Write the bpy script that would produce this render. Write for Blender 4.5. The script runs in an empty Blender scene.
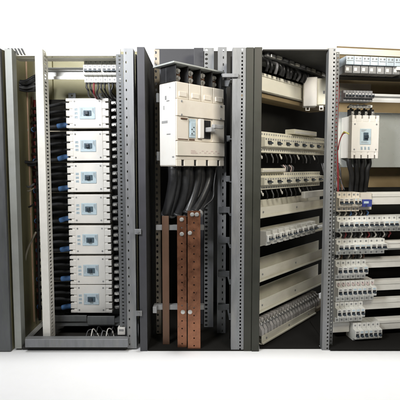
import bpy, bmesh, math, random
from mathutils import Vector, Matrix
random.seed(7)
R = math.radians
scene = bpy.context.scene
COL = scene.collection

# ------------------------------------------------------------------ camera model
PITCH = R(4.5); FPX = 430.0; F = 1.45
cp, sp = math.cos(PITCH), math.sin(PITCH)
CAMZ = 0.0
def W(u, v, Y):
    a = (u-200)/FPX; b = -(v-200)/FPX
    d = Vector((a, cp + b*sp, -sp + b*cp))
    t = Y/d.y
    return Vector((d.x*t, Y, CAMZ + d.z*t))
CAMZ = -W(200, 351.5, F).z
HV = 200 - FPX*math.tan(PITCH)                 # image row of the horizon
def X(u, Y, v=None): return W(u, HV if v is None else v, Y).x
def Z(v, Y): return W(200, v, Y).z
ZTOP = Z(48, F)

# ------------------------------------------------------------------ materials
MATS = {}
def mat(name, col, rough=.5, metal=0.0, var=.10, scale=30, bump=.0, dirt=None, dirt_amt=.5, rnd=.06, spec=.5, stretch=None):
    if name in MATS: return MATS[name]
    m = bpy.data.materials.new(name); m.use_nodes = True
    nt = m.node_tree; N = nt.nodes; L = nt.links
    b = N['Principled BSDF']
    b.inputs['Metallic'].default_value = metal
    b.inputs['Specular IOR Level'].default_value = spec
    tc = N.new('ShaderNodeTexCoord')
    mp = N.new('ShaderNodeMapping')
    if stretch: mp.inputs['Scale'].default_value = stretch
    oi = N.new('ShaderNodeObjectInfo')
    sh = N.new('ShaderNodeVectorMath'); sh.operation='MULTIPLY_ADD'
    cb = N.new('ShaderNodeCombineXYZ')
    for k in range(3): L.new(oi.outputs['Random'], cb.inputs[k])
    L.new(cb.outputs[0], sh.inputs[0]); sh.inputs[1].default_value=(3.1,5.7,4.3)
    L.new(tc.outputs['Object'], sh.inputs[2]); L.new(sh.outputs[0], mp.inputs['Vector'])
    n1 = N.new('ShaderNodeTexNoise'); n1.inputs['Scale'].default_value = scale
    n1.inputs['Detail'].default_value = 6; n1.inputs['Roughness'].default_value = .65
    L.new(mp.outputs['Vector'], n1.inputs['Vector'])
    mr = N.new('ShaderNodeMapRange')
    mr.inputs['From Min'].default_value = .3; mr.inputs['From Max'].default_value = .7
    mr.inputs['To Min'].default_value = 1-var; mr.inputs['To Max'].default_value = 1+var
    L.new(n1.outputs['Fac'], mr.inputs['Value'])
    mr2 = N.new('ShaderNodeMapRange')
    mr2.inputs['To Min'].default_value = 1-rnd; mr2.inputs['To Max'].default_value = 1+rnd
    L.new(oi.outputs['Random'], mr2.inputs['Value'])
    mu = N.new('ShaderNodeMath'); mu.operation = 'MULTIPLY'
    L.new(mr.outputs[0], mu.inputs[0]); L.new(mr2.outputs[0], mu.inputs[1])
    vm = N.new('ShaderNodeVectorMath'); vm.operation = 'SCALE'
    vm.inputs[0].default_value = col
    L.new(mu.outputs[0], vm.inputs['Scale'])
    out = vm.outputs[0]
    if dirt:
        n2 = N.new('ShaderNodeTexNoise'); n2.inputs['Scale'].default_value = scale*.35
        n2.inputs['Detail'].default_value = 8; n2.inputs['Roughness'].default_value = .7
        L.new(mp.outputs['Vector'], n2.inputs['Vector'])
        cr = N.new('ShaderNodeMapRange')
        cr.inputs['From Min'].default_value = .5; cr.inputs['From Max'].default_value = .75
        cr.inputs['To Min'].default_value = 0; cr.inputs['To Max'].default_value = dirt_amt
        L.new(n2.outputs['Fac'], cr.inputs['Value'])
        mx = N.new('ShaderNodeMix'); mx.data_type = 'RGBA'
        L.new(cr.outputs[0], mx.inputs['Factor'])
        L.new(out, mx.inputs[6]); mx.inputs[7].default_value = (*dirt, 1)
        out = mx.outputs[2]
    L.new(out, b.inputs['Base Color'])
    rr = N.new('ShaderNodeMapRange')
    rr.inputs['From Min'].default_value = .3; rr.inputs['From Max'].default_value = .7
    rr.inputs['To Min'].default_value = max(.05, rough-.1); rr.inputs['To Max'].default_value = min(1, rough+.1)
    L.new(n1.outputs['Fac'], rr.inputs['Value']); L.new(rr.outputs[0], b.inputs['Roughness'])
    if bump:
        bp = N.new('ShaderNodeBump'); bp.inputs['Strength'].default_value = bump
        bp.inputs['Distance'].default_value = .001
        L.new(n1.outputs['Fac'], bp.inputs['Height']); L.new(bp.outputs[0], b.inputs['Normal'])
    MATS[name] = m
    return m

WHITE  = mat('breaker_white', (.80,.775,.73), .42, dirt=(.55,.49,.42), dirt_amt=.22, scale=25, var=.03, bump=.05)
CREAM  = mat('breaker_cream', (.74,.68,.575), .45, dirt=(.45,.36,.27), dirt_amt=.35, scale=18, var=.04, bump=.05)
BIGW   = mat('large_breaker_shell', (.79,.73,.63), .45, dirt=(.5,.40,.30), dirt_amt=.30, scale=16, var=.04, bump=.05)
IVORY  = mat('aged_ivory_plastic', (.80,.77,.64), .5, dirt=(.42,.37,.25), dirt_amt=.4, scale=22, var=.06)
MODW   = mat('modular_white', (.74,.735,.69), .45, dirt=(.45,.42,.38), dirt_amt=.3, scale=35, var=.05, rnd=.09)
PALEB  = mat('pale_blue_panel', (.50,.61,.67), .35, var=.05, scale=60)
PALEB2 = mat('bluish_device_shell', (.52,.60,.66), .4, var=.06, scale=50, rnd=.12)
DARKT  = mat('dark_toggle', (.03,.045,.06), .4)
TEAL   = mat('slate_toggle_well', (.07,.11,.14), .5)
BLACK  = mat('black_plastic', (.022,.022,.024), .45, var=.2, rnd=.25)
RUBBER = mat('black_cable_sheath', (.02,.02,.022), .42, var=.2, rnd=.4, scale=60)
GREYC  = mat('grey_cable_sheath', (.16,.16,.17), .45, var=.15, rnd=.3)
WHITEC = mat('white_wire_sheath', (.68,.66,.62), .45, rnd=.15)
REDC   = mat('red_wire_sheath', (.22,.025,.03), .45, rnd=.2)
BLUEC  = mat('blue_sleeve', (.085,.20,.44), .5, var=.15, rnd=.3)
BLUED  = mat('blue_device_shell', (.05,.065,.27), .45)
YELL   = mat('yellow_wire_sheath', (.62,.60,.16), .45)
GALV   = mat('galvanised_steel', (.225,.23,.237), .5, .25, var=.17, scale=60, stretch=(1.3,1.3,.22), bump=.05, dirt=(.33,.32,.28), dirt_amt=.4, rnd=.04)
GALVD  = mat('dull_grey_steel', (.13,.135,.138), .55, .2, var=.18, scale=55, stretch=(1.3,1.3,.25), dirt=(.13,.13,.12), dirt_amt=.5, rnd=.05, bump=.05)
ALU    = mat('bright_rail_steel', (.80,.80,.79), .33, .35, var=.08, scale=22, stretch=(.2,1,1), dirt=(.42,.41,.38), dirt_amt=.35)
OFFW   = mat('off_white_painted_post', (.79,.77,.71), .5, var=.05, scale=18, dirt=(.50,.46,.38), dirt_amt=.3)
OFFG   = mat('greyish_painted_post', (.36,.37,.35), .5, .15, var=.08, scale=18, dirt=(.30,.28,.23), dirt_amt=.4)
SLATE  = mat('slate_painted_steel', (.062,.062,.070), .5, .0, spec=.3, var=.12, scale=16, dirt=(.06,.055,.055), dirt_amt=.5)
OLIVED = mat('dark_olive_painted_steel', (.045,.045,.036), .5, .0, spec=.3, var=.14, scale=14, dirt=(.035,.033,.028), dirt_amt=.5)
BEIGE  = mat('beige_strip_paint', (.40,.35,.27), .5, .1, var=.1, scale=24, dirt=(.28,.22,.15), dirt_amt=.5)
KHAKI  = mat('khaki_back_sheet', (.30,.275,.15), .5, .1, var=.10, scale=7, dirt=(.20,.17,.09), dirt_amt=.5)
TANP   = mat('tan_brown_sheet', (.27,.20,.105), .55, .1, var=.14, scale=8, dirt=(.11,.075,.045), dirt_amt=.6)
CREAMD = mat('cream_trunking', (.81,.785,.67), .48, var=.06, scale=14, dirt=(.42,.37,.25), dirt_amt=.55, stretch=(.35,1,1))
DARKP  = mat('near_black_shade', (.013,.012,.011), .9, spec=.15, metal=.0, var=.2, scale=10)  # near-black puts the deep shade inside the bays into the colour
CHAR   = mat('charcoal_sheet', (.036,.034,.032), .6, .0, spec=.25, var=.2, scale=8, dirt=(.03,.028,.025), dirt_amt=.6)
LGREY  = mat('light_grey_plate', (.49,.51,.49), .30, .1, var=.05, scale=6, dirt=(.40,.40,.36), dirt_amt=.3)
COPPER = mat('tarnished_copper', (.27,.118,.065), .34, .7, var=.30, scale=45, dirt=(.12,.055,.036), dirt_amt=.6, stretch=(1,1,.8), bump=.08, rnd=.04)
COPPERD= mat('dull_brown_copper', (.15,.085,.055), .5, .4, var=.18, scale=18, dirt=(.12,.06,.035), dirt_amt=.6, stretch=(1,1,.3))
PINKC  = mat('pinkish_copper', (.62,.42,.30), .45, .35, var=.12, scale=20, dirt=(.4,.24,.15), dirt_amt=.5, stretch=(1,1,.3))
ZINC   = mat('zinc_hardware', (.66,.65,.62), .35, .7, var=.1, scale=60)
PINKL  = mat('faded_pink_label', (.66,.52,.50), .5)
GREYP  = mat('mid_grey_plastic', (.26,.26,.26), .45, rnd=.2)
CLEARP = mat('milky_terminal_plastic', (.52,.50,.49), .3, var=.15, scale=60, rnd=.25)
FLOORM = mat('white_base_sheet', (.86,.86,.86), .85, var=.01, rnd=0, spec=.1)
WALLM  = mat('white_backdrop', (.86,.86,.86), .9, var=.01, rnd=0, spec=.1)

# ------------------------------------------------------------------ mesh builder
class MB:
    def __init__(s): s.bm = bmesh.new()
    def box(s, x0,x1,y0,y1,z0,z1,b=0, M=None):
        r = bmesh.ops.create_cube(s.bm, size=1)
        vs = r['verts']
        for v in vs:
            v.co = Vector((x0 if v.co.x<0 else x1, y0 if v.co.y<0 else y1, z0 if v.co.z<0 else z1))
        if b:
            es = list({e for v in vs for e in v.link_edges})
            rr = bmesh.ops.bevel(s.bm, geom=es, offset=b, segments=2 if b > .0012 else 1, profile=.6, affect='EDGES')
            vs = list({v for f in rr['faces'] for v in f.verts})
        if M is not None:
            for v in vs: v.co = M @ v.co
        return s
    def prism(s, poly, x0, x1, axis='x', b=0, M=None):
        # poly: list of (y,z), extruded along x  (axis 'z': list of (x,y) extruded along z)
        def P(a, c, t): return Vector((t,a,c)) if axis=='x' else Vector((a,c,t))
        A = [s.bm.verts.new(P(a,c,x0)) for a,c in poly]
        B = [s.bm.verts.new(P(a,c,x1)) for a,c in poly]
        n = len(poly); fs = []
        for i in range(n):
            j = (i+1)%n
            fs.append(s.bm.faces.new((A[i],A[j],B[j],B[i])))
        fs.append(s.bm.faces.new(A[::-1])); fs.append(s.bm.faces.new(B))
        bmesh.ops.recalc_face_normals(s.bm, faces=fs)
        vs = A+B
        if b:
            es = list({e for v in vs for e in v.link_edges})
            rr = bmesh.ops.bevel(s.bm, geom=es, offset=b, segments=1, affect='EDGES')
            vs = list({v for f in rr['faces'] for v in f.verts})
        if M is not None:
            for v in vs: v.co = M @ v.co
        return s
    def cyl(s, p0, p1, r, n=12, r2=None):
        p0 = Vector(p0); p1 = Vector(p1); r2 = r if r2 is None else r2
        d = (p1-p0).normalized()
        a = d.orthogonal().normalized(); c = d.cross(a)
        A=[];B=[]
        for i in range(n):
            t = 2*math.pi*i/n; o = a*math.cos(t)+c*math.sin(t)
            A.append(s.bm.verts.new(p0+o*r)); B.append(s.bm.verts.new(p1+o*r2))
        for i in range(n):
            j=(i+1)%n
            f = s.bm.faces.new((A[i],A[j],B[j],B[i])); f.smooth = n > 6
        s.bm.faces.new(A[::-1]); s.bm.faces.new(B)
        return s
    def tube(s, pts, r, n=8, sub=6):
        pts = [Vector(p) for p in pts]
        P = []
        if len(pts) > 2:
            e = [pts[0]*2-pts[1]] + pts + [pts[-1]*2-pts[-2]]
            for i in range(1, len(e)-2):
                p0,p1,p2,p3 = e[i-1:i+3]
                for k in range(sub):
                    t=k/sub
                    P.append(.5*((2*p1)+(p2-p0)*t+(2*p0-5*p1+4*p2-p3)*t*t+(3*p1-p0-3*p2+p3)*t**3))
            P.append(pts[-1])
        else: P = pts
        rings=[]; prev=None
        for i,p in enumerate(P):
            d = (P[min(i+1,len(P)-1)]-P[max(i-1,0)]).normalized()
            if prev is None: a = d.orthogonal().normalized()
            else:
                a = prev - d*prev.dot(d)
                a = a.normalized() if a.length > 1e-6 else d.orthogonal().normalized()
            prev=a; c=d.cross(a)
            rings.append([s.bm.verts.new(p+(a*math.cos(2*math.pi*k/n)+c*math.sin(2*math.pi*k/n))*r) for k in range(n)])
        for A,B in zip(rings, rings[1:]):
            for k in range(n):
                j=(k+1)%n; f=s.bm.faces.new((A[k],A[j],B[j],B[k])); f.smooth=True
        s.bm.faces.new(rings[0][::-1]); s.bm.faces.new(rings[-1])
        return s
    def perf(s, w, z0, z1, pitch, rx, rz, t=.002, M=Matrix(), cols=1, off=0.0, sq=False):
        """sheet of width w (x from 0) with real holes; front at y=0, thickness t"""
        n = max(1, int(round((z1-z0)/pitch))); h=(z1-z0)/n; cw = w/cols
        for c in range(cols):
            for i in range(n):
                xa, xb = c*cw, (c+1)*cw; za, zb = z0+i*h, z0+(i+1)*h
                cx, cz = (xa+xb)/2 + off, (za+zb)/2
                out = [(xb,cz),(xb,zb),(cx,zb),(xa,zb),(xa,cz),(xa,za),(cx,za),(xb,za)]
                k = 1.0 if sq else .72
                inn = [(cx+rx,cz),(cx+rx*k,cz+rz*k),(cx,cz+rz),(cx-rx*k,cz+rz*k),(cx-rx,cz),(cx-rx*k,cz-rz*k),(cx,cz-rz),(cx+rx*k,cz-rz*k)]
                mk = lambda p,y: s.bm.verts.new(M @ Vector((p[0],y,p[1])))
                O0=[mk(p,0) for p in out]; I0=[mk(p,0) for p in inn]
                O1=[mk(p,t) for p in out]; I1=[mk(p,t) for p in inn]
                for q in range(8):
                    j=(q+1)%8
                    s.bm.faces.new((O0[j],O0[q],I0[q],I0[j]))
                    s.bm.faces.new((I0[j],I0[q],I1[q],I1[j]))
                    s.bm.faces.new((O1[q],O1[j],I1[j],I1[q]))
                if c==0:
                    s.bm.faces.new((O0[3],O0[4],O1[4],O1[3])); s.bm.faces.new((O0[4],O0[5],O1[5],O1[4]))
                if c==cols-1:
                    s.bm.faces.new((O0[0],O0[1],O1[1],O1[0])); s.bm.faces.new((O0[7],O0[0],O1[0],O1[7]))
        return s
    def build(s, name, m, parent=None, loc=None, rot=None):
        me = bpy.data.meshes.new(name); s.bm.normal_update()
        s.bm.to_mesh(me); s.bm.free()
        o = bpy.data.objects.new(name, me); me.materials.append(m); COL.objects.link(o)
        if parent: o.parent = parent
        if loc is not None: o.location = loc
        if rot is not None: o.rotation_euler = rot
        return o

def tag(o, label, cat, group=None):
    if not 4<=len(label.replace('-',' ').split())<=16: print('LABEL',label)
    o['label']=label; o['category']=cat
    if group: o['group']=group
    return o
def thing(name, label, cat, loc=(0,0,0), rot=(0,0,0), group=None):
    o = bpy.data.objects.new(name, None); COL.objects.link(o)
    o.empty_display_size=.02
    o.location=loc; o.rotation_euler=rot
    return tag(o,label,cat,group)
def dup(root, loc, rot, label, group=None):
    r = root.copy(); COL.objects.link(r); r.location=loc; r.rotation_euler=rot; r['label']=label
    if group: r['group']=group
    for ch in list(root.children):
        c=ch.copy(); COL.objects.link(c); c.parent=r
        for g in ch.children:
            d=g.copy(); COL.objects.link(d); d.parent=c
    return r
def wire(name, pts, r, m, label, cat='wire', group=None, n=8):
    base = Vector(pts[0])
    return tag(MB().tube([Vector(p)-base for p in pts], r, n).build(name, m, loc=base), label, cat, group)

ORD = ['first','second','third','fourth','fifth','sixth','seventh','eighth','ninth','tenth','eleventh','twelfth',
       'thirteenth','fourteenth','fifteenth','sixteenth','seventeenth','eighteenth','nineteenth','twentieth','twenty-first','twenty-second','twenty-third','twenty-fourth','twenty-fifth','twenty-sixth']
def nth(i, n, a='left', b='right'):
    if i==0: return f'{a}most'
    if i==n-1: return f'{b}most'
    if i <= (n-1)/2: return f'{ORD[i]} from {a}'
    return f'{ORD[n-1-i]} from {b}'

# ------------------------------------------------------------------ setting
fl = MB().box(-3.2,3.2,-.6,2.9,-.02,0).build('floor', FLOORM); fl['kind']='structure'
wl = MB().box(-3.2,3.2,2.6,2.64,.0,3.2).build('wall', WALLM); wl['kind']='structure'

# ================================================================== BAY ONE (left)
bay = thing('switchgear_cabinet','left open cabinet with khaki back sheet holding a column of seven white breakers','cabinet',(X(70,F),F,0),group='open switchgear cabinets')
def local(root, o):               # parts built in world coordinates, shifted under their root
    o.location = o.location - root.location
    o.parent = root; return o
def part(root, name, mb, m, loc=None):
    o = mb.build(name, m); 
    if loc is not None: o.location = loc
    return local(root, o)
T=.0022
# side sheet, outer edge
part(bay,'side_panel',MB().prism([(F+.012,0),(1.98,0),(1.98,ZTOP+.085),(1.70,ZTOP+.06),(1.52,ZTOP+.003),(F+.012,ZTOP-.002)],X(2.6,F),X(4.6,F)),KHAKI)
part(bay,'edge_post',MB().box(X(-9,F),X(4.6,F),F-.004,F+.0115,.002,ZTOP-.001,.001),GALVD)
# narrow front post at the outer edge: channel
def channel(x0,x1,y0,dep,z0,z1,front=None,right=None,left=None,t=T):
    mb=MB()
    w=x1-x0
    if front: mb.perf(w,z0,z1,front[0],front[1],front[2],t,Matrix.Translation((x0,y0,0)),off=front[3] if len(front)>3 else 0)
    else: mb.box(x0,x1,y0,y0+t,z0,z1,.0006)
    d=dep-t-.0004
    if right: mb.perf(d,z0,z1,right[0],right[1],right[2],t,Matrix.Translation((x1-.0004,y0+t+.0002,0)) @ Matrix.Rotation(R(90),4,'Z'))
    else: mb.box(x1-t,x1-.0003,y0+t+.0003,y0+dep,z0,z1)
    if left: mb.perf(d,z0,z1,left[0],left[1],left[2],t,Matrix.Translation((x0+t,y0+t+.0002,0)) @ Matrix.Rotation(R(90),4,'Z'))
    else: mb.box(x0+.0003,x0+t,y0+t+.0003,y0+dep,z0,z1)
    return mb
part(bay,'corner_post',channel(X(8.6,1.46),X(15.5,1.46),1.46,.035,.006,ZTOP),OFFG)
# bright inner post with perforated flank
part(bay,'inner_post',channel(X(38.0,1.475),X(45.6,1.475),1.475,.052,Z(341,1.475),ZTOP+.004,right=(.0125,.011,.0032)),OFFW)
# right post: plain face and a set-back perforated flange
part(bay,'corner_post',channel(X(125,1.465),X(134.5,1.465),1.465,.04,.004,ZTOP+.003,front=(.03,.0022,.0045,-.008)),GALV)
fl2=MB().perf(X(125,1.49)-X(117.5,1.49)-.001,Z(345,1.49),ZTOP-.01,.0125,.0042,.0024,T,Matrix.Translation((X(117.5,1.49),1.49,0)))
part(bay,'post_flange',fl2,GALVD)
part(bay,'dark_gap_sheet',MB().box(X(136.4,1.51),X(137.4,1.51),1.512,1.742,.002,ZTOP-.004),CHAR)  # charcoal sheet added so the gap beside the post goes dark
# header, bottom rail, plinth
hd=MB().box(X(16.2,1.50),X(122,1.50),1.50,1.512,Z(56,1.5),Z(48.5,1.5),.0015)
hd.box(X(16.2,1.50),X(122,1.50),1.513,1.56,Z(57.2,1.5),Z(57.2,1.5)+.003)
part(bay,'header_beam',hd,CREAMD)
gr=MB()
for i in range(5):
    u=11+i*3.2
    gr.prism([(X(u,1.49),Z(48,1.49)),(X(u+1.6,1.49),Z(48,1.49)),(X(u+4.2,1.49),Z(53.8,1.49)),(X(u+2.6,1.49),Z(53.8,1.49))],0,.003,axis='z')
gr2=gr.build('vent_slats',BLACK)
gr2.rotation_euler=(R(90),0,0); gr2.location=(0,1.497,0); local(bay,gr2)
br=MB().box(X(20,1.452),X(126,1.452),1.4445,1.459,Z(346.6,1.452),Z(338.5,1.452),.0012)
br.box(X(20,1.452),X(126,1.452),1.4595,1.475,Z(339.6,1.452),Z(338.7,1.452))
part(bay,'bottom_rail',br,GALV)
part(bay,'plinth',MB().box(X(16,1.462),X(124.5,1.462),1.462,1.95,.0012,.011,.001),CHAR)
# khaki back sheet with folded edge and vertical seams
bk=MB().box(X(5.6,F)+.003,X(137,F),1.745,1.75,.01,ZTOP+.065)
for u in (52,112): bk.box(X(u,1.74),X(u+3,1.74),1.735,1.7445,.02,ZTOP+.05)
part(bay,'back_panel',bk,KHAKI)
# uprights the breakers bolt to
for u in (70,100):
    part(bay,'mounting_upright',MB().perf(.028,.05,Z(93,1.69),.02,.004,.004,.003,Matrix.Translation((X(u,1.69),1.69,0))),GALVD)
part(bay,'side_liner',MB().box(X(107.5,1.70),X(124,1.70),1.672,1.675,Z(320,1.7),Z(96,1.7)),GALV)
dk=MB().box(X(46,1.715),X(121,1.715),1.715,1.72,Z(335,1.7),Z(99,1.7))
part(bay,'painted_shade_sheet',dk,DARKP)  # near-black sheet painted in for the shade behind the breakers
# lower gland tray
gt=MB().box(X(50,1.56),X(118,1.56),1.56,1.70,Z(326,1.56),Z(325,1.56))
gt.box(X(84,1.55),X(112,1.55),1.551,1.558,Z(325,1.55),Z(316.5,1.55),.001)
gt.box(X(47,1.57),X(83,1.57),1.573,1.58,Z(322,1.57),Z(316,1.57),.001)
part(bay,'gland_tray',gt,GALVD)
def hat_rail(x0,x1,y,zc,h=.035,d=.0075):
    mb=MB(); t=.0015
    mb.box(x0,x1,y-t,y,zc+h*.28,zc+h*.5); mb.box(x0,x1,y-t,y,zc-h*.5,zc-h*.28)
    mb.box(x0,x1,y+d-t,y+d,zc-h*.28+t,zc+h*.28-t)
    mb.box(x0,x1,y-t+.0001,y+d-.0001,zc+h*.28-t,zc+h*.28-.0002); mb.box(x0,x1,y-t+.0001,y+d-.0001,zc-h*.28+.0002,zc-h*.28+t)
    return mb
zr=Z(73.5,1.60)
part(bay,'din_rail',hat_rail(X(46,1.60),X(122.4,1.60),1.60,zr,.042,.012),ALU)

# ---- moulded case breaker, built upright, front towards -y, origin at centre of its back
def make_mccb(label, group, loc, rot, lugs=True):
    w,h,d=.108,.158,.088
    t=thing('moulded_case_breaker',label,'circuit breaker',loc,rot,group)
    c=MB()
    c.box(-w/2,w/2,-d*.62,0,-h/2+.002,h/2-.002,.0015)            # base
    c.box(-w/2,w/2,-d*.93,-d*.621,-h/2+.024,h/2-.024,.002)        # cover
    pw=w/4
    for sgn in (-1,1):                                            # terminal hoods split by slots
        za,zb=sorted((sgn*(h/2-.0242),sgn*(h/2)))
        for i in range(5):
            xa=-w/2+i*pw-pw/2+.0030; xb=xa+pw-.0060
            xa=max(xa,-w/2); xb=min(xb,w/2)
            c.box(xa,xb,-d*.925,-d*.622,za,zb,.0012)
        zc,zd=sorted((sgn*(h/2-.0243),sgn*(h/2-.0125)))
        c.box(-w/2+.002,w/2-.002,-d*.90,-d*.6215,zc,zd,.0008)
    c.build('case',WHITE,t)
    fp=MB().box(-.022,.022,-d*.93-.0022,-d*.93+.0004,-.028,.03,.0012)
    f=fp.build('face_panel',PALEB,t)
    MB().box(-.0095,.0095,-d*.93-.0046,-d*.93-.0021,-.013,.016,.0008).build('toggle_well',TEAL,f)
    MB().box(-.0065,.0065,-d*.93-.013,-d*.93-.0044,-.006,.006,.0015).build('toggle',DARKT,f)
    mk=MB()
    for k in range(3): mk.box(-.018,-.005+.004*k,-d*.93-.0027,-d*.93-.0021,.0195+.003*k,.0205+.003*k)
    mk.build('print_marks',GREYP,f); mk=MB()
    mk.box(-.018,.006,-d*.93-.0027,-d*.93-.0021,-.0185,-.0172); mk.box(-.018,.012,-d*.93-.0027,-d*.93-.0021,-.0225,-.0215)
    mk.build('print_marks',GREYP,f)
    lb=MB()
    for k in range(3): lb.box(-.018+k*.014,-.010+k*.014,-d*.93-.0012,-d*.93+.0002,-.047,-.0355)
    lb.build('rating_label',PALEB,t)
    lm=MB()
    for k in range(3):
        for q in range(3): lm.box(-.0172+k*.014,-.0112+k*.014-.0012*q,-d*.93-.0018,-d*.93-.0013,-.0445+q*.003,-.0435+q*.003)
    lm.build('fine_print',GREYP,t)
    for sx in (-1,1):
        for sz in (-1,1):
            MB().cyl((sx*.043,-d*.93-.0008,sz*.046),(sx*.043,-d*.93+.002,sz*.046),.0032,10).build('cover_screw',GREYP,t)
    if lugs:
        for i in range(4):
            x=-w/2+pw*(i+.5)
            l=MB().box(x-.0085,x+.0085,-d*.60,-d*.22,h/2+.0004,h/2+.034,.0015).build('terminal_sleeve',BLACK,t)
            MB().box(x-.005,x+.005,-d*.66,-d*.606,h/2+.004,h/2+.022,.0008).cyl((x,-d*.72,h/2+.014),(x,-d*.661,h/2+.014),.0042,6).build('terminal_bolt',ZINC,l)
    return t
tops=[98,131,163,194.5,226,257,286.5]; bots=[128,160.5,192,223.5,254,284,312]
YB=1.685
mc=None; brk=[]
for i,(a,b) in enumerate(zip(tops,bots)):
    yf=YB-.085
    zc=(Z(a,yf)+Z(b,yf))/2
    xc=X(88.2,yf)
    lab=f'sideways white breaker, {nth(i,7,"top","bottom")} in the left cabinet column of seven'
    lab=lab.replace('topmost','uppermost').replace('bottommost','lowest')
    if mc is None: mc=make_mccb(lab,'column of sideways white breakers',(xc,YB,zc),(0,R(90),0)); o=mc
    else: o=dup(mc,(xc,YB,zc),(0,R(90),0),lab)
    o.rotation_euler=(0,R(90+random.uniform(-.5,.5)),R(random.uniform(-.8,.8))); o.location.x+=random.uniform(-.0008,.0008)
    brk.append((o,xc,zc))
for i,(o,xc,zc) in enumerate(brk):
    z=zc-(bots[i]-tops[i]+2.4)/2/FPX*1.6
    part(bay,'support_strip',MB().box(X(49,1.66),X(112,1.66),1.657,1.668,z-.003,z+.001),BEIGE)

# cables from the riser to each breaker
pole=.108/4
for i,(o,xc,zc) in enumerate(brk):
    for k in range(4):
        z=zc+.054-pole*(k+.5)
        xr=xc-.079
        blue = k==3
        y0=1.64
        jit=random.uniform(-.004,.004)
        x_end=X(34,1.68)+random.uniform(-.003,.003)
        pts=[(xr-.0006,y0,z),(xr-.02,y0,z),(xr-.055,y0+.005,z+jit-(.008 if blue else .002)),(x_end+.03,1.66,z+jit-.012),(x_end,1.68,z-.014)]
        rr=.0075 if blue else .0062
        wo=wire('breaker_cable',pts,rr,RUBBER,
            (f'thick blue-sleeved cable into the {["uppermost","second","third","fourth","fifth","sixth","lowest"][i]} sideways breaker' if blue else
             f'{["upper","middle","lower"][k]} of three black cables into the {["uppermost","second","third","fourth","fifth","sixth","lowest"][i]} sideways breaker'),
            'cable','cables feeding the column of breakers')
        if blue:
            b0=Vector(pts[0])
            MB().tube([Vector(pts[0])-b0+Vector((-.003,0,0)),Vector(pts[1])-b0,Vector(pts[1])*.3+Vector(pts[2])*.7-b0],rr+.0024,10).build('blue_sleeve',BLUEC,wo)
            MB().tube([Vector(pts[3])*.25+Vector(pts[4])*.75-b0,Vector(pts[4])-b0+Vector((0.003,0,0))],rr+.0022,10).build('blue_sleeve',BLUEC,wo)
# riser bars and cables behind the bright post
def flat_bar(name,u0,u1,Y,v0,v1,m,label,holes=0,group=None,th=.006,bolts=()):
    x0,x1=X(u0,Y),X(u1,Y); z0,z1=Z(v1,Y),Z(v0,Y)
    t=thing(name,label,'busbar',((x0+x1)/2,Y,z0),(0,0,0),group)
    w=x1-x0
    if holes: MB().perf(w,0,z1-z0,holes,.0028,.0028,th,Matrix.Translation((-w/2,0,0))).build('bar',m,t)
    else: MB().box(-w/2,w/2,0,th,0,z1-z0,.001).build('bar',m,t)
    for (v,du) in bolts:
        z=Z(v,Y)-z0
        MB().cyl((du,-.0055,z),(du,-.0002,z),.0052,6).cyl((du,-.0012,z),(du,-.00015,z),.0075,14).build('bolt',ZINC,t)
    return t
flat_bar('busbar',25.0,29.8,1.655,57,322,PINKC,'tall pinkish copper riser bar behind the bright post of the left cabinet',bolts=((130,0),(214,0)))
flat_bar('busbar',20.6,23.6,1.70,58,240,BEIGE,'narrow beige riser bar nearest the side sheet of the left cabinet')
wire('riser_cable',[W(34.5,100,1.705),W(34,150,1.705),W(34.8,210,1.705),W(36,260,1.705),W(38,318,1.705)],.0052,REDC,'red vertical cable beside the pinkish riser bar in the left cabinet','cable')
wire('riser_cable',[W(37.5,98,1.665),W(37.5,160,1.665),W(38,230,1.665),W(40,320,1.665)],.0060,RUBBER,'black vertical cable hugging the rear of the bright left cabinet post','cable')
wire('riser_cable',[W(32,97,1.69),W(32,170,1.69),W(33,250,1.69),W(35,322,1.69)],.0045,COPPERD,'brown vertical cable just right of the pinkish riser bar','cable')
wire('loose_cable',[W(36,232,1.60),W(32,240,1.6),W(27,252,1.60),W(23,275,1.6),W(22,300,1.6),W(24,330,1.58)],.0038,BEIGE,'thin beige cable drooping low beside the left cabinet side sheet','cable')
# black bundle sweeping in behind the bright post near the top
for i in range(8):
    dv=(i-3.5)*1.9
    rr=random.uniform(.0042,.0062)
    m=[RUBBER,RUBBER,RUBBER,GREYC,RUBBER,GREYC,RUBBER,RUBBER][i]
    wire('bundled_cable',[W(10+i%3,84+dv*.45,1.60),W(18,85+dv*.6,1.60-.008*(i%2)),W(26,86+dv*.75,1.61-.008*(i%3)),W(36,83+dv*1.1,1.62),W(44,84+dv*1.3,1.66),W(47,97+dv*.8,1.69)],rr,m,
         f'{"grey" if m is GREYC else "black"} cable, {nth(i,8,"top","bottom")} in the bundle behind the bright left post','cable','bundle crossing the left cabinet')
dkb=[(12,150,1.62,163.5),(16,150,1.64,166)]
for i,(u,_,Y,v) in enumerate(dkb):
    wire('crossing_cable',[W(u,v-1,Y),W(24,v-1.5,Y),W(33,v-1,Y+.02),W(38,v-2,Y+.03),W(40,v+6,Y+.05)],.0055,RUBBER,f'{"upper" if i==0 else "lower"} of two black cables crossing at mid height beside the riser bar','cable')
for i,(v,r) in enumerate(((186,.004),(190,.003),(206,.0035))):
    wire('tie_wire',[W(13,v,1.6),W(20,v-3,1.6),W(28,v+1,1.64),W(34,v-2,1.67)],r,[GREYC,BEIGE,RUBBER][i],f'{["grey","beige","dark"][i]} thin wire looped between the side sheet and riser bar','wire')
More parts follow.
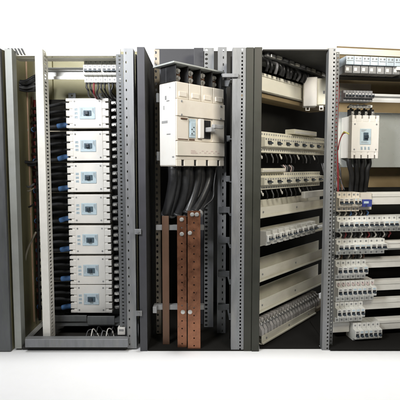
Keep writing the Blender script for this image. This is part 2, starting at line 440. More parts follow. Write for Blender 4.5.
# modular 4 pole breakers at the top
def make_mcb(n,h,label,cat,group,loc,rot,body=MODW,togm=DARKT,wm=.0175,dep=1.0,screws=True,stripe=None,mid=None):
    t=thing('modular_breaker',label,cat,loc,rot,group)
    y1,y2=-.050*dep,-.068*dep
    poly=[(0,-h/2),(y1,-h/2),(y1,-h*.24),(y2,-h*.21),(y2,h*.21),(y1,h*.24),(y1,h/2),(0,h/2)]
    c=MB()
    for i in range(n): c.prism(poly,i*wm+.0003,(i+1)*wm-.0003,b=.0006)
    c.build('case',body,t)
    w=MB(); x0,x1=wm*.25,n*wm-wm*.25
    tp=list(range(n)) if mid is None else mid
    for i in tp: w.box(i*wm+(.0029 if mid is None or i==mid[0] else 0),(i+1)*wm-(.003 if mid is None or i==mid[-1] else 0),y2-.0006,y2+.0001,-h*.09,h*.06)
    if mid: x0=mid[0]*wm+wm*.25; x1=(mid[-1]+1)*wm-wm*.25
    w.build('toggle_slot',BLACK,t)
    g=MB()
    for i in tp: g.box(i*wm+wm*.28,(i+1)*wm-wm*.28,y2-.008,y2-.0007,-h*.085,-h*.005,.0008)
    if n>1: g.box(x0,x1,y2-.0088,y2-.0045,-h*.075,-h*.035,.0006)
    g.build('toggle',togm,t)
    l=MB()
    for i in range(n): l.box(i*wm+.004,(i+1)*wm-.004,y2-.0003,y2+.0001,h*.09,h*.17)
    l.build('rating_label',stripe or GREYP,t)
    if screws:
        for i in range(n):
            for sgn in (-1,1):
                MB().cyl((i*wm+wm/2,y1-.0004,sgn*h*.38),(i*wm+wm/2,y1+.001,sgn*h*.38),.0036,8).build('terminal_screw',GREYP,t)
    return t
hm=Z(55,1.55)-Z(79,1.55)
wq=(X(122,1.55)-X(85.3,1.55))/8
q=make_mcb(4,hm,'four-pole white modular breaker at left end of the top rail pair','circuit breaker','pair of four-pole breakers on the top rail',(X(85.3,1.55),1.598,zr+.002),(0,0,0),wm=wq,dep=.75)
dup(q,(X(85.3,1.55)+4*wq+.0004,1.598,zr+.002),(0,0,0),'four-pole white modular breaker against the right post of the left cabinet')
for i in range(10):
    x=X(85.3,1.55)+wq*(i*.8+.4)
    z0=zr+.002-hm/2
    m=[RUBBER,RUBBER,REDC,RUBBER,RUBBER,RUBBER,GREYC,RUBBER,RUBBER,RUBBER][i]
    L=random.uniform(.022,.040)
    wire('outgoing_wire',[(x,1.568,z0-.0006),(x+random.uniform(-.002,.002),1.565,z0-.015),(x+random.uniform(-.006,.006),1.57,z0-L),(x+random.uniform(-.006,.006),1.62,z0-L-.012),(x,1.70,z0-L-.01)],.0036,m,
         f'{ {RUBBER:"black",REDC:"red",GREYC:"grey"}[m] } wire under the two top rail breakers, {nth(i,10)} of ten','wire','wires under the top rail breakers')
# low clutter: white connector, loops
t=thing('connector_block','small white connector block on the bottom rail beside the left cabinet right post','connector',(X(118.8,1.48),1.492,Z(338.3,1.452)))
MB().box(-.0135,.0135,-.010,.014,0,.026,.0015).build('case',WHITE,t)
MB().box(-.008,.008,-.0112,-.0098,.014,.021).build('slot',GREYP,t)
for i in range(6):
    u=86+i*5
    wire('floor_wire',[W(u,337,1.50),W(u+2,331-i%3*2,1.52),W(u+6,330+i%2*3,1.53),W(u+8,337,1.51)],.0022,[GREYC,WHITEC,RUBBER][i%3],
         f'{["grey","white","black"][i%3]} wire loop lying on the bottom rail, {nth(i,6)} of six','wire','loops at the foot of the left cabinet')

# ================================================================== BAY TWO (centre)
bay2=thing('switchgear_cabinet','central dark cabinet with slotted uprights, a large angled breaker and copper bars','cabinet',(X(200,F),F,0),group='open switchgear cabinets')
xs=X(145.6,1.452)
pp=MB().box(X(138.2,1.452),xs,1.452,1.455,.0,ZTOP+.004,.0006)
pp.box(X(138.2,1.452),X(138.2,1.452)+T,1.4552,1.50,.0,ZTOP+.004)
pt=part(bay2,'corner_post',pp,SLATE)
part(bay2,'base_plate',MB().box(xs+.001,X(259,1.455),1.4535,1.984,.0003,.0042),DARKP)
part(bay2,'side_panel',MB().box(xs-.003,xs,1.4556,1.99,.0,ZTOP+.004),CHAR)
part(bay2,'back_panel',MB().box(xs,X(262,F)+.04,1.985,1.99,.0005,ZTOP+.13),CHAR)
Y=1.60
part(bay2,'slotted_strip',MB().perf(X(160.2,Y)-X(155.2,Y),.0,ZTOP+.035,.022,.0042,.0055,.002,Matrix.Translation((X(155.2,Y),Y,0)),off=-.004),BEIGE)
part(bay2,'rear_panel',MB().box(X(156,1.78),X(196,1.78),1.78,1.784,Z(110,1.78),ZTOP+.085),SLATE)
part(bay2,'rear_post',MB().box(X(194,1.70),X(203.5,1.70),1.70,1.74,.0,ZTOP+.068,.0015),SLATE)
Y=1.665
sl=MB().perf(X(213.6,Y)-X(204.2,Y),.005,ZTOP+.058,.0165,.006,.0045,.002,Matrix.Translation((X(204.2,Y),Y,0)),off=-.010)
part(bay2,'slotted_strip',sl,GALV)
Y=1.605
part(bay2,'inner_post',channel(X(217.6,Y),X(226.2,Y),Y,.03,.0,ZTOP+.045,front=(.025,.0026,.0055,.004)),GALV)
Y=1.455
part(bay2,'slotted_upright',channel(X(232,Y),X(245,Y),Y,.03,.0,ZTOP+.003,front=(.0125,.0030,.0040,.010)),GALV)
bm_=MB().box(X(245.3,F),X(253.0,F),1.452,1.50,.0,ZTOP+.003,.0012)
bm_.box(X(253.3,F),X(261,F),1.449,1.50,.0,ZTOP+.003,.0012)
part(bay2,'corner_post',bm_,OLIVED)
# brackets between the two uprights
for i,v in enumerate((75.5,136,180,214,247,284,320)):
    y=1.448
    zc=Z(v,1.46)
    bmx=MB().box(X([218.5,225.5,225.5][min(i,2)] if i<3 else 218.5,1.59),X(240,1.59),1.5955,1.6035,zc-.011,zc+.011,.001)
    bmx.box(X(228.5,1.56),X(233.6,1.56),1.487,1.595,zc-.009,zc-.0065)
    if i==0: bmx.box(X(222,1.445),X(238,1.445),1.446,1.4535,zc-.008,zc+.004,.001)
    part(bay2,'cross_bracket',bmx,GALV if i==0 else GALVD)
for v in (231.5,313):
    z=Z(v,1.45)
    part(bay2,'post_clip',MB().box(X(133.5,1.447),X(140.5,1.447),1.444,1.4505,z-.009,z+.009,.0015).cyl((X(137,1.44),1.440,z),(X(137,1.44),1.4442,z),.004,8),GALV)

# busbars
BUS='copper busbars under the large breaker'
flat_bar('busbar',161.5,168.5,1.50,216,344.5,COPPERD,'dull brown copper bar at left, beside the beige slotted strip',.0,BUS,bolts=())
flat_bar('busbar',176.8,186.3,1.475,216,347.5,COPPER,'middle copper bar with a single row of dark holes',.027,BUS,bolts=((219.5,0.0),(234,0.0),(312,0.003)))
flat_bar('busbar',187.4,200.4,1.462,211,349.5,COPPER,'widest copper bar, right of the three, with dark holes and lone zinc bolts',.0265,BUS,th=.008,bolts=((214.5,-.006),(214.5,.010),(233,-.014),(312,-.014)))
tb=thing('busbar_support','grey insulator clamp holding the copper bars low down','bracket',(X(181,1.5),1.4885,Z(308,1.5)),(0,0,0))
MB().box(-.10,.08,0.018,.04,-.009,.009,.002).build('clamp_bar',GREYP,tb)
MB().box(-.100,-.086,-.012,.0175,-.011,.011,.001).build('clamp_end',GREYP,tb)
tb2=thing('busbar_support','grey insulator clamp holding the copper bars near their tops','bracket',(X(181,1.5),1.4885,Z(228,1.5)),(0,0,0))
MB().box(-.09,.08,0.018,.04,-.009,.009,.002).build('clamp_bar',GREYP,tb2)

# large breaker, angled to the right
cx,cy=X(177.2,1.42),1.42
TH=R(43.5); WB=.228; DB=.090
Hb=Z(80.5,1.42)-Z(166.3,1.42); zb=Z(166.3,1.42)
big=thing('moulded_case_breaker','large cream breaker with four terminals and lever, mounted at an angle above the copper bars','circuit breaker',(cx,cy,zb),(0,0,TH))
def fz(v): return Z(v,1.42)-zb
c=MB()
z1,z2,z3,z4,z5=fz(156),fz(140.5),fz(116),fz(98),Hb
c.box(0,WB,.012,DB,0,Hb-.001,.002)                       # shell
c.box(0,WB,.004,.0118,0.022,z1-.001,.001)                # lower strip above terminals
c.box(0,WB,0.0,.0118,z1+.0012,z2-.001,.002)              # lower plate
c.box(0,WB,0.0,.0118,z3+.002,z4-.001,.002)               # plain band
for i in range(4):                                       # upper hoods
    c.box(i*WB/4+.001,(i+1)*WB/4-.001,.005,.0118,z4+.0005,z5-.001,.002)
    c.box(i*WB/4+.012,(i+1)*WB/4-.012,.002,.0052,z4+.008,z4+.024,.001)
for i in range(5):                                       # lower hoods leaving four slots
    a=max(0,i*WB/4-WB/8+.0062); b=min(WB,i*WB/4+WB/8-.0062)
    c.box(a,b,.0035,.0118,.001,.0218,.0015)
c.box(0,.052,.003,.0118,z2+.001,z3+.001,.0015)           # left cheek of middle zone
c.box(.168,WB,.003,.0118,z2+.001,z3+.001,.0015)
c.box(.052,.168,.0075,.0118,z2+.001,z3+.001)
c.build('case',BIGW,big)
s=MB()                                                   # flank skin painted whiter, as lit from the left; slots follow
s.box(-.0025,-.0003,.006,DB-.002,.003,Hb-.003,.0008)
s.build('painted_lit_flank',WHITE,big)
for (y0,y1,za,zz) in ((.012,.022,fz(157.5),fz(156)),(.045,.076,fz(122),fz(119.5)),(.03,.05,fz(134),fz(133)),(.05,.058,fz(98),fz(94)),(.035,.05,fz(100),fz(99)),(.062,.066,fz(108),fz(104)),(.03,.034,fz(87),fz(85.5))):
    MB().box(-.0034,-.0023,y0,y1,za,zz).build('flank_slot',GREYP,big)
hw=MB().box(.058,.088,.0035,.0074,z2+.012,z3-.004,.001).box(.062,.083,.0012,.0034,z2+.022,z3-.014,.001)
hw.build('trip_unit',PALEB,big)
tm=MB()
for k in range(4): tm.cyl((.067+.004*(k%2)*2.2,.0002,z2+.026+k*.007),(.067+.004*(k%2)*2.2,.0014,z2+.026+k*.007),.0022,8)
tm.build('setting_dial',BLACK,big)
MB().box(.098,.118,-.006,.0074,z2+.012,z3-.002,.002).build('lever_guard',WHITE,big)
hs=MB().box(.120,.160,.0035,.0073,z2+.012,z3-.004,.001)
hs=hs.build('lever_well',BLACK,big)
lv=MB().box(.128,.150,-.03,.0034,z2+.034,z2+.050,.003)
lv.box(.140,.186,-.034,-.018,z2+.046,z2+.060,.003)
lv.build('lever',GREYP,hs)
pl=MB()
for k in range(9): pl.box(.100+.011*k,.107+.011*k+.002*(k%3),-.0006,-.0001,z1+.012+.006*(k%2),z1+.0145+.006*(k%2))
for k in range(3): pl.box(.060,.092-.006*k,-.0006,-.0001,z1+.010+.0045*k,z1+.0118+.0045*k)
pl.build('printed_marks',PINKL,big)
gm=MB().box(.018,.046,-.0006,.0029,z3-.008,z3-.004).box(.006,.05,.0021,.0029,z2+.004,z2+.007)
gm.box(.06,.085,.0066,.0074,z2+.003,z2+.008)
gm.build('shaded_groove',COPPERD,big)  # brown strips paint groove lines with their recess shading
for k in range(4):
    for zq in (z3+.006,z4-.008):
        if k in (0,3): MB().cyl((.02+k*.062,-.0012,zq),(.02+k*.062,.001,zq),.0035,10).build('cover_screw',GREYP,big)
bl=MB()
for i in range(4): bl.box((i+.5)*WB/4-.0060,(i+.5)*WB/4+.0060,.0090,.0117,.002,.0275 if False else .0205)
bl.build('terminal_slot',BLACK,big)
# terminal compartment on top
Ht=fz(63.5)
tc=MB()
tc.box(.000,WB-.012,.056,.084,Hb,Ht,.001)
for i in range(5):
    x=min(max(i*WB/4-.004*(i>0),0),WB-.016)
    tc.box(x,x+.004,.006,.0558,Hb,Ht,.0008)
tc.build('terminal_barrier',BLACK,big)
MB().box(-.016,WB-.006,-.004,.106,Ht+.0005,Ht+.006,.0015).build('lid',LGREY,big)
for i in range(4):
    x=(i+.5)*WB/4-.003
    tt=MB().box(x-.014,x+.014,.030,.0555,Hb+.0005,Hb+.046,.001).build('terminal_pad',COPPERD,big)
    for zz in (Hb+.014,Hb+.038):
        MB().cyl((x,.0255,zz),(x,.0298,zz),.0095,16).cyl((x,.018,zz),(x,.0256,zz),.0060,6).build('terminal_nut',ZINC,tt)
# mount rail behind the big breaker
for za in (.02,Hb-.06): part(bay2,'breaker_bracket',MB().box(-.01,WB+.03,DB+.001,DB+.006,za,za+.03,M=Matrix.Translation((cx,cy,zb))@Matrix.Rotation(TH,4,'Z')),GALVD)
# thick black cables from its foot to the bars
def BG(x,y,z): return Vector((cx,cy,zb))+Matrix.Rotation(TH,3,'Z')@Vector((x,y,z))
tgt=[(168.5,213,1.515),(180.5,213,1.505),(189.5,212,1.495),(195.5,212,1.49)]
k=0
for i in range(4):
    for j in range(2):
        p0=BG((i+.5)*WB/4+(-.014 if j==0 else .014),.040+.012*j,-.0006)
        ut,vt,Yt=tgt[i]
        p3=W(ut+(-2.6 if j==0 else 2.4),vt+2,Yt+.012+.014*j)
        p1=p0+Vector((0,0,-.05)); p2=Vector((p0.x*.55+p3.x*.45,p0.y*.6+p3.y*.4,p3.z+.055))
        pw_=wire('power_cable',[p0,p1,p2,p3],.0165,RUBBER,f'thick black cable under the large angled breaker, {nth(k,8)} of eight','cable','thick cables below the large breaker'); k+=1
        MB().tube([p2*.12+p3*.88-p0,p3+(p3-p2)*.02-p0],.0180,12).build('heat_shrink',[BLACK,GREYP][j],pw_)
wire('control_wire',[BG(.205,.02,-.0006),W(214,185,1.56),W(213,198,1.55),W(205,206,1.53),W(201,212,1.52)],.0028,RUBBER,'thin black wire curving from right foot of the large breaker to the widest copper bar','wire')

# ================================================================== BAY THREE (angled racks)
YR=1.505
P1=Vector((X(259,YR),YR,0)); P2=Vector((X(327,YR*1.28),YR*1.28,0))
RD=(P2-P1).normalized(); RTH=math.atan2(RD.y,RD.x); RN=Vector((RD.y,-RD.x,0))   # towards the viewer
RL=(P2-P1).length
def RK(s,out,z): return P1+RD*s+RN*out+Vector((0,0,z))
def sfor(u):
    # position along the rack seen at column u
    a=(u-200)/FPX*cp**-1*1.0
    k=(u-200)/FPX/cp
    return (P1.y*k-P1.x)/(RD.x-RD.y*k)
def zl(v): return Z(v,YR)
bay3=thing('switchgear_cabinet','angled dark bay of cream trunking shelves right of the central uprights','cabinet',(P1.x,P1.y,0),(0,0,RTH),'open switchgear cabinets')
S0=.0; S1=sfor(331)
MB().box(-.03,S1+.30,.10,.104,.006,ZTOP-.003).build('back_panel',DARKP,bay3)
MB().prism([(X(262,1.46)-P1.x,1.47-P1.y),(X(325.5,1.46)-P1.x,1.47-P1.y),(P2.x-P1.x+.06,2.06-P1.y),(X(262,1.462)-P1.x+.02,2.06-P1.y)],ZTOP-.0025,ZTOP+.0015,axis='z',M=Matrix.Rotation(-RTH,4,'Z')).build('dark_fill_roof',CHAR,bay3)  # roof plate added to fill the bay top with dark and block light
def tray(name,v0,v1,s0,s1,m,dep=.055,t=.0022,y=0.0):
    zb_,zt=zl(v1),zl(v0)
    mb=MB()
    mb.box(s0,s1,y,y+t,zb_,zt-(zt-zb_)*.25,.0005)          # front lip
    mb.box(s0,s1,y+t+.0002,y+dep,zb_,zb_+t)                 # floor
    mb.box(s0,s1,y+dep+.0002,y+dep+t,zb_,zt+.006,.0005)     # rear wall
    mb.box(s0,s1,y-.006,y-.0003,zb_+.002,zb_+.008,.0006)    # folded edge
    o=mb.build(name,m,bay3)
    for k in range(3):
        x=s0+.03+k*(s1-s0-.06)/2.2; z=zb_+(zt-zb_)*.42
        MB().cyl((x,y-.0022,z),(x,y+.0005,z),.0036,8).build('tray_screw',GREYP,o)
    return o
# lighter box trunking above (closed, seen from below)
def trunk(v0,v1,s0,s1,m,dep=.07,y=0.0,name='cable_duct'):
    zb_,zt=zl(v1),zl(v0); mb=MB()
    mb.box(s0,s1,y,y+dep,zb_,zt,.002); mb.box(s0,s1,y-.003,y-.0003,zt-.012,zt-.001,.0008)
    mb.box(s0,s1,y-.003,y-.0003,zb_+.001,zb_+.008,.0008)
    return mb.build(name,m,bay3)
trunk(72,90.5,S0,RL*.98,CREAMD)
MB().box(S0,RL*.98,.012,.085,zl(96),zl(91.4),.001).build('duct_support',TANP,bay3)
MB().box(S0,S1,.015,.06,zl(58),zl(53),.001).box(S0,S1,-.01,.0152,zl(57.5),zl(54),.001).build('top_rail',GALVD,bay3)
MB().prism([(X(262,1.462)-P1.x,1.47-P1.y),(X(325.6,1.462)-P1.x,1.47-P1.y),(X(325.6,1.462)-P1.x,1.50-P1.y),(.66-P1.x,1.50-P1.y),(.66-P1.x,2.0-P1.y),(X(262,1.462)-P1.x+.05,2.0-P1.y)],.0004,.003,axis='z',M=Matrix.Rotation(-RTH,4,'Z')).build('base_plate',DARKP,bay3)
tray('cable_tray',204,219,S0,S1,CREAMD)
tray('cable_tray',234,247,S0,S1,CREAMD)
tray('cable_tray',266,283,S0,S1,CREAMD)
tray('cable_tray',297,314.5,S0,S1,CREAMD)
tray('cable_tray',332,343.5,S0,sfor(313),CREAMD,y=-.02)
for v in (141,181):
    mb=hat_rail(S0,S1,.066,zl(v),.035,.0075); mb.build('din_rail',ALU,bay3)
MB().box(sfor(300),sfor(323),-.022,-.004,zl(203),zl(195.5),.003).build('duct_cover',OFFW,bay3)
MB().box(sfor(300),S1,-.01,.09,zl(344.8),zl(340),.001).build('foot_plate',BEIGE,bay3)
# hanging dark wires between the top rail and the first duct
n=18
for i in range(n):
    s=.01+i*(RL*.86)/n+random.uniform(-.004,.004)
    m=[RUBBER,RUBBER,GREYC,RUBBER,RUBBER,RUBBER][i%6]
    wire('hanging_wire',[RK(s,-.016,zl(57.5)-.0004),RK(s+random.uniform(-.006,.006),.022,zl(61)),RK(s+random.uniform(-.008,.008),.030,zl(66)),RK(s+random.uniform(-.006,.006),.022,zl(72)+.0006)],random.uniform(.005,.0068),m,
         f'{"grey" if m is GREYC else "black"} wire hanging above the topmost cream duct, {nth(i,n)} of eighteen','wire','wires hanging above the top cream duct')
tr=thing('terminal_strip','long grey terminal strip fixed along the top rail of the angled bay','terminal strip',RK(.006,.012,zl(57.9)),(0,0,RTH))
MB().box(0,RL*.97,-.014,.0,.003,.016,.001).build('strip_base',GREYP,tr)
for i in range(12): MB().box(.012+i*.044,.040+i*.044,-.022,-.0145,.001+.003*(i%3),.013+.002*(i%2),.001).build('terminal_cap',[ZINC,IVORY,GREYP][i%3],tr)
# the projecting white box
wb=thing('relay_box','white relay box with clips below, projecting from the topmost cream duct','relay',W(311.5,91.5,1.70),(0,0,R(-8)))
MB().box(-.030,.022,.0,.05,-.056,.056,.004).build('case',WHITE,wb)
MB().box(.0223,.062,.010,.06,-.050,.052,.003).build('painted_shade_side',IVORY,wb)  # creamier block paints the box's right side as turned from the light
MB().box(.045,.052,.0085,.0098,-.008,.003).build('slot',GREYP,wb)
for x in (-.012,.040):
    c_=MB()
    c_.box(x-.008,x+.008,.015,.02,-.060,-.0525).box(x-.008,x-.005,.012,.018,-.072,-.0602).box(x+.005,x+.008,.012,.018,-.072,-.0602).box(x-.0048,x+.0048,.012,.018,-.072,-.069)
    c_.build('clip',ZINC,wb)
MB().box(-.02,.012,.0505,.10,-.03,.02).build('mount_foot',GREYP,wb)

# device rows on the angled bay
def row3(v0,v1,name_row,count,body,s0,s1):
    h=zl(v0)-zl(v1); zc=(zl(v0)+zl(v1))/2
    w=(s1-s0)/count; proto=None
    for i in range(count):
        p=RK(s0+i*w+.0006,-.064,zc)
        lab=f'ivory four-pole breaker, {nth(i,count)} of {name_row} device row in the angled bay'
        if proto is None: proto=make_mcb(4,h,lab,'circuit breaker',f'{name_row} row of ivory breakers',p,(0,0,RTH),body=body,wm=(w-.0012)/4,screws=True,mid=[1,2])
        else: dup(proto,p,(0,0,RTH),lab)
row3(130.5,152,'the upper',8,IVORY,S0+.03,RL-.002)
row3(173,190.5,'the lower',7,IVORY,S0+.03,RL*.93)
# covers clipped above the rows
for (ua,ub,va,vb,lab) in ((293,315,124.5,130,'ivory wire cover lying over the upper device row near the right post'),(262,285,168.5,172.6,'ivory wire cover lying over the left half of the lower device row')):
    sa,sb=sfor(ua),sfor(ub)
    o=thing('wire_cover',lab,'cover',RK(sa,-.02,zl(vb)+.0006),(0,0,RTH))
    MB().box(0,sb-sa,-.022,.02,0,zl(va)-zl(vb),.002).build('lid',IVORY,o)
    MB().box(.004,sb-sa-.004,-.0235,-.0222,.003,(zl(va)-zl(vb))*.6,.0004).build('front_lip',OFFW,o)
# wire ends under both rows
for (vb,n,nm,s1_) in ((152.4,15,'upper',RL*.93),(190.9,13,'lower',RL*.85)):
    for i in range(n):
        s=.008+i*s1_/n+random.uniform(-.005,.005)
        m=[RUBBER,WHITEC,RUBBER,GREYC][i%4]
        z=zl(vb)
        wire('stub_wire',[RK(s,-.022,z-.0004),RK(s,-.018,z-.01),RK(s+.005,-.016,z-.02),RK(s+.011,-.02,z-.012 if m is WHITEC else z-.035)],.0026,m,
            f'{ {RUBBER:"black",WHITEC:"white",GREYC:"grey"}[m] } wire end below the {nm} ivory row, {nth(i,n)} of {["fifteen","thirteen"][n==13]}','wire',f'wire ends below the {nm} ivory row')
for i in range(6):
    s=sfor(287)+i*.016
    wire('feed_wire',[RK(s,-.03,zl(165)),RK(s+.003,-.02,zl(168)),RK(s,-.022,zl(172.6))],.003,[BLACK,PINKL,GREYC][i%3],f'{["black","pinkish","grey"][i%3]} short wire above the lower ivory row, {nth(i,6)} of six','wire','short wires above the lower ivory row')
# small breakers standing in the second tray
sb=None
for i in range(9):
    s=.002+i*.044
    h=.050
    p=RK(s,.004,zl(247)+.033)
    lab=f'small pale breaker clipped along the second cream tray, {nth(i,9)} of nine'
    if sb is None: sb=make_mcb(2,h,lab,'circuit breaker','small breakers on the second cream tray',p,(0,0,RTH),body=MODW,wm=.0155,dep=.55,screws=False)
    else: dup(sb,p,(0,0,RTH),lab)
wire('tray_rod',[RK(sfor(285),.032,zl(238)),RK(sfor(330),.032,zl(238.5))],.0065,ALU,'bright round rod above the second cream tray at its right end','rod',n=12)
# milky terminals on the lowest tray
tp=None
for i in range(22):
    s=.004+i*.0215
    p=RK(s,-.008,zl(335.5))
    lab=f'milky ribbed terminal block on the lowest cream tray, {nth(i,22)} of twenty-two'
    if tp is None:
        tp=thing('terminal_block',lab,'terminal',p,(0,0,RTH),'terminals on the lowest cream tray')
        b_=MB().prism([(0,-.002),(-.026,-.002),(-.026,.02),(-.014,.036),(-.008,.056),(.012,.056),(.02,.036),(.03,.02),(.03,-.002)],.001,.016,b=.0012)
        b_.build('body',CLEARP,tp)
        MB().box(.0165,.0205,-.02,.022,.0,.046,.001).build('divider',GREYP,tp)
        MB().cyl((.0085,-.0205,.040),(.0085,-.010,.048),.0042,8).build('screw',ZINC,tp)
    else: dup(tp,p,(0,0,RTH),lab)
# a few tray wires so the trays do not read empty
for (v,nm) in ((219,'first'),(283,'third'),(314.5,'fourth')):
    for j in range(2):
        z=zl(v)+.006
        o_=-.018-.018*j
        pts=[RK(S0+.02+q*.09,o_+random.uniform(-.005,.005),z+random.uniform(0,.003)) for q in range(7)]
        wire('tray_wire',pts,.0030,[BEIGE,GREYC][j],f'{["beige","grey"][j]} wire lying along inside the {nm} cream tray','wire')

# ================================================================== BAY FOUR (right)
Q=Vector((X(336,1.575),1.575,0)); QTH=R(9); QD=Vector((math.cos(QTH),math.sin(QTH),0)); QN=Vector((QD.y,-QD.x,0))
def QK(s,out,z): return Q+QD*s+QN*out+Vector((0,0,z))
def zq(v): return Z(v,1.52)
def sq(u):
    k=(u-200)/FPX/cp
    o=Q+QN*.055
    return (o.y*k-o.x)/(QD.x-QD.y*k)
bay4=thing('switchgear_cabinet','right cabinet with slotted post, grey plate and many rails of white breakers','cabinet',tuple(Q),(0,0,QTH),'open switchgear cabinets')
def p4(name,mb,m): return mb.build(name,m,bay4)
SE=sq(440)
def so(u,y):   # along-row position seen at column u for something y behind the rail line
    k=(u-200)/FPX/cp; o=Q-QN*y
    return (o.y*k-o.x)/(QD.x-QD.y*k)
# post stays square with the rest of the line
Y=1.46
post=channel(X(326.3,Y),X(333.4,Y),Y,.03,.0,ZTOP+.003,front=(.0135,.0030,.0034,.006))
po=post.build('corner_post',GALV); po.parent=bay4; po.matrix_parent_inverse=(Matrix.Translation(Q)@Matrix.Rotation(QTH,4,'Z')).inverted()
Y=1.49
post=MB().perf(X(336.8,Y)-X(333.6,Y),.0,ZTOP-.002,.0135,.0028,.003,.002,Matrix.Translation((X(333.6,Y),Y,0)))
po=post.build('post_flange',GALVD); po.parent=bay4; po.matrix_parent_inverse=(Matrix.Translation(Q)@Matrix.Rotation(QTH,4,'Z')).inverted()
p4('back_panel',MB().box(so(333.5,.16),SE,.16,.165,.006,Z(46.5,1.75)),TANP)
p4('painted_shade_sheet',MB().box(so(333.5,.115),SE,.115,.12,.006,zq(190)),DARKP)  # near-black sheet paints the shade between the breaker rows
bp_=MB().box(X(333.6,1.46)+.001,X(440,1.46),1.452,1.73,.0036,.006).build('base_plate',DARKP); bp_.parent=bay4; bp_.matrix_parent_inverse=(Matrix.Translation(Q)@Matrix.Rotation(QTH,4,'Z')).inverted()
p4('header_beam',MB().box(-.005,SE,.075,.09,Z(54.5,1.66),Z(48,1.66),.0015),CREAMD)
p4('mounting_plate',MB().box(so(336,.088),SE,.088,.092,zq(167.5),zq(106.5),.0012),LGREY)
p4('bottom_rail',MB().box(-.02,SE,-.01,.02,.0,zq(346.5),.001).box(-.02,SE,.0205,.07,zq(347.5),zq(346.5)),GALVD)
rails=[(94.5,.030),(199,.040),(225,.030),(250,.034),(266.5,.034),(290,.036),(309,.036),(330,.040)]
for v,h in rails:
    p4('din_rail',hat_rail(-.018,SE,.0,zq(v),h,.010),ALU)
p4('tan_bracket',MB().box(sq(345),sq(391),.10,.112,zq(88.5),zq(74),.002),BEIGE)
p4('edge_bracket',MB().box(sq(392.5),sq(402),-.055,-.045,zq(68),zq(64.5),.001).box(sq(392.5),sq(393.5),-.0447,.07,zq(68),zq(64.5)),OFFW)
po=channel(X(446,1.46),X(454,1.46),1.46,.03,.0,ZTOP+.003,front=(.0135,.0030,.0034,.006)).build('corner_post',GALV); po.parent=bay4; po.matrix_parent_inverse=(Matrix.Translation(Q)@Matrix.Rotation(QTH,4,'Z')).inverted()
po=MB().box(X(455,1.46)-.003,X(455,1.46),1.492,1.98,.0,ZTOP+.003).build('side_panel',CHAR); po.parent=bay4; po.matrix_parent_inverse=(Matrix.Translation(Q)@Matrix.Rotation(QTH,4,'Z')).inverted()
# red cable behind the slotted post
wire('riser_cable',[W(335.2,72,1.535),W(335.6,100,1.535),W(335.3,135,1.535),W(335,166,1.535)],.0058,REDC,'thick dark red cable running up beside the right slotted post','cable')
wire('riser_cable',[W(338,80,1.56),W(338.6,95,1.56),W(338,103,1.56),W(337,140,1.56),W(338,175,1.565),W(338,192,1.57)],.0034,REDC,'thin red cable next to the thick dark red one by the right post','cable')
wire('earth_wire',[W(345.5,133,1.60),W(343,134,1.56),W(340,140,1.555),W(338,150,1.55)],.0022,REDC,'thin red lead from grey plate up to the right breaker flank','wire')
wire('earth_wire',[W(349,134,1.555),W(346,132.5,1.555),W(344,132,1.56),W(342,135,1.57)],.0024,YELL,'short yellow-green lead at the left flank of the right breaker','wire')
# top bluish devices
h=zq(55.5)-zq(72); zc=(zq(55.5)+zq(72))/2
n=7; w=(sq(391.5)-sq(336.4))/n; first=None
for i in range(n):
    lab=f'pale bluish contactor on the right cabinet top shelf, {nth(i,n)} of seven'
    p=QK(i*w,-.0,zc)
    if first is None:
        first=thing('contactor',lab,'contactor',p,(0,0,QTH),'bluish contactors on the uppermost shelf')
        MB().box(.001,w-.001,-.055,.0,-h*.02,h/2,.0015).build('case',PALEB2,first)
        MB().box(.0015,w-.0015,-.046,-.0,-h/2,-h*.022,.001).build('base',GREYP,first)
        MB().box(.004,w-.004,-.0565,-.0552,h*.20,h*.225).build('seam',GREYP,first)
        MB().box(.005,w*.5,-.0475,-.0462,-h*.38,-h*.18).build('rating_label',MODW,first)
        for k in (.28,.72): MB().cyl((w*k,-.0565,h*.36),(w*k,-.0545,h*.36),.0032,8).build('terminal_screw',GREYP,first)
    else: dup(first,p,(0,0,QTH),lab)
p4('device_shelf',MB().box(-.015,SE,.0005,.06,zq(73),zq(54.5),.001),CHAR)
# dark three-pole devices on the second rail
wm=(sq(372.5)-sq(343.5))/9
first=None
for i in range(3):
    lab=f'dark grey three-pole switch above the grey plate, {["left","middle","right"][i]} of three'
    p=QK(sq(343.5)+i*3*wm+.0003*i,-.004,zq(94.5))
    if first is None: first=make_mcb(3,zq(88.5)-zq(99.5),lab,'switch','dark switches above the grey plate',p,(0,0,QTH),body=mat('graphite_device_shell',(.19,.19,.20),.45,rnd=.1),wm=wm,dep=.75,screws=True,stripe=MODW)
    else: dup(first,p,(0,0,QTH),lab)
ts=thing('terminal_strip','pale terminal strip under the dark switches, above the grey plate','terminal strip',QK(sq(357),-.012,zq(104.6)),(0,0,QTH))
MB().box(0,sq(378)-sq(357),-.012,.012,0,.009,.001).build('strip_base',MODW,ts)
for i in range(6): MB().box(.002+i*.0125,.010+i*.0125,-.0155,-.0122,.0015,.0075,.0006).build('terminal_cap',GREYP if i%2 else ZINC,ts)
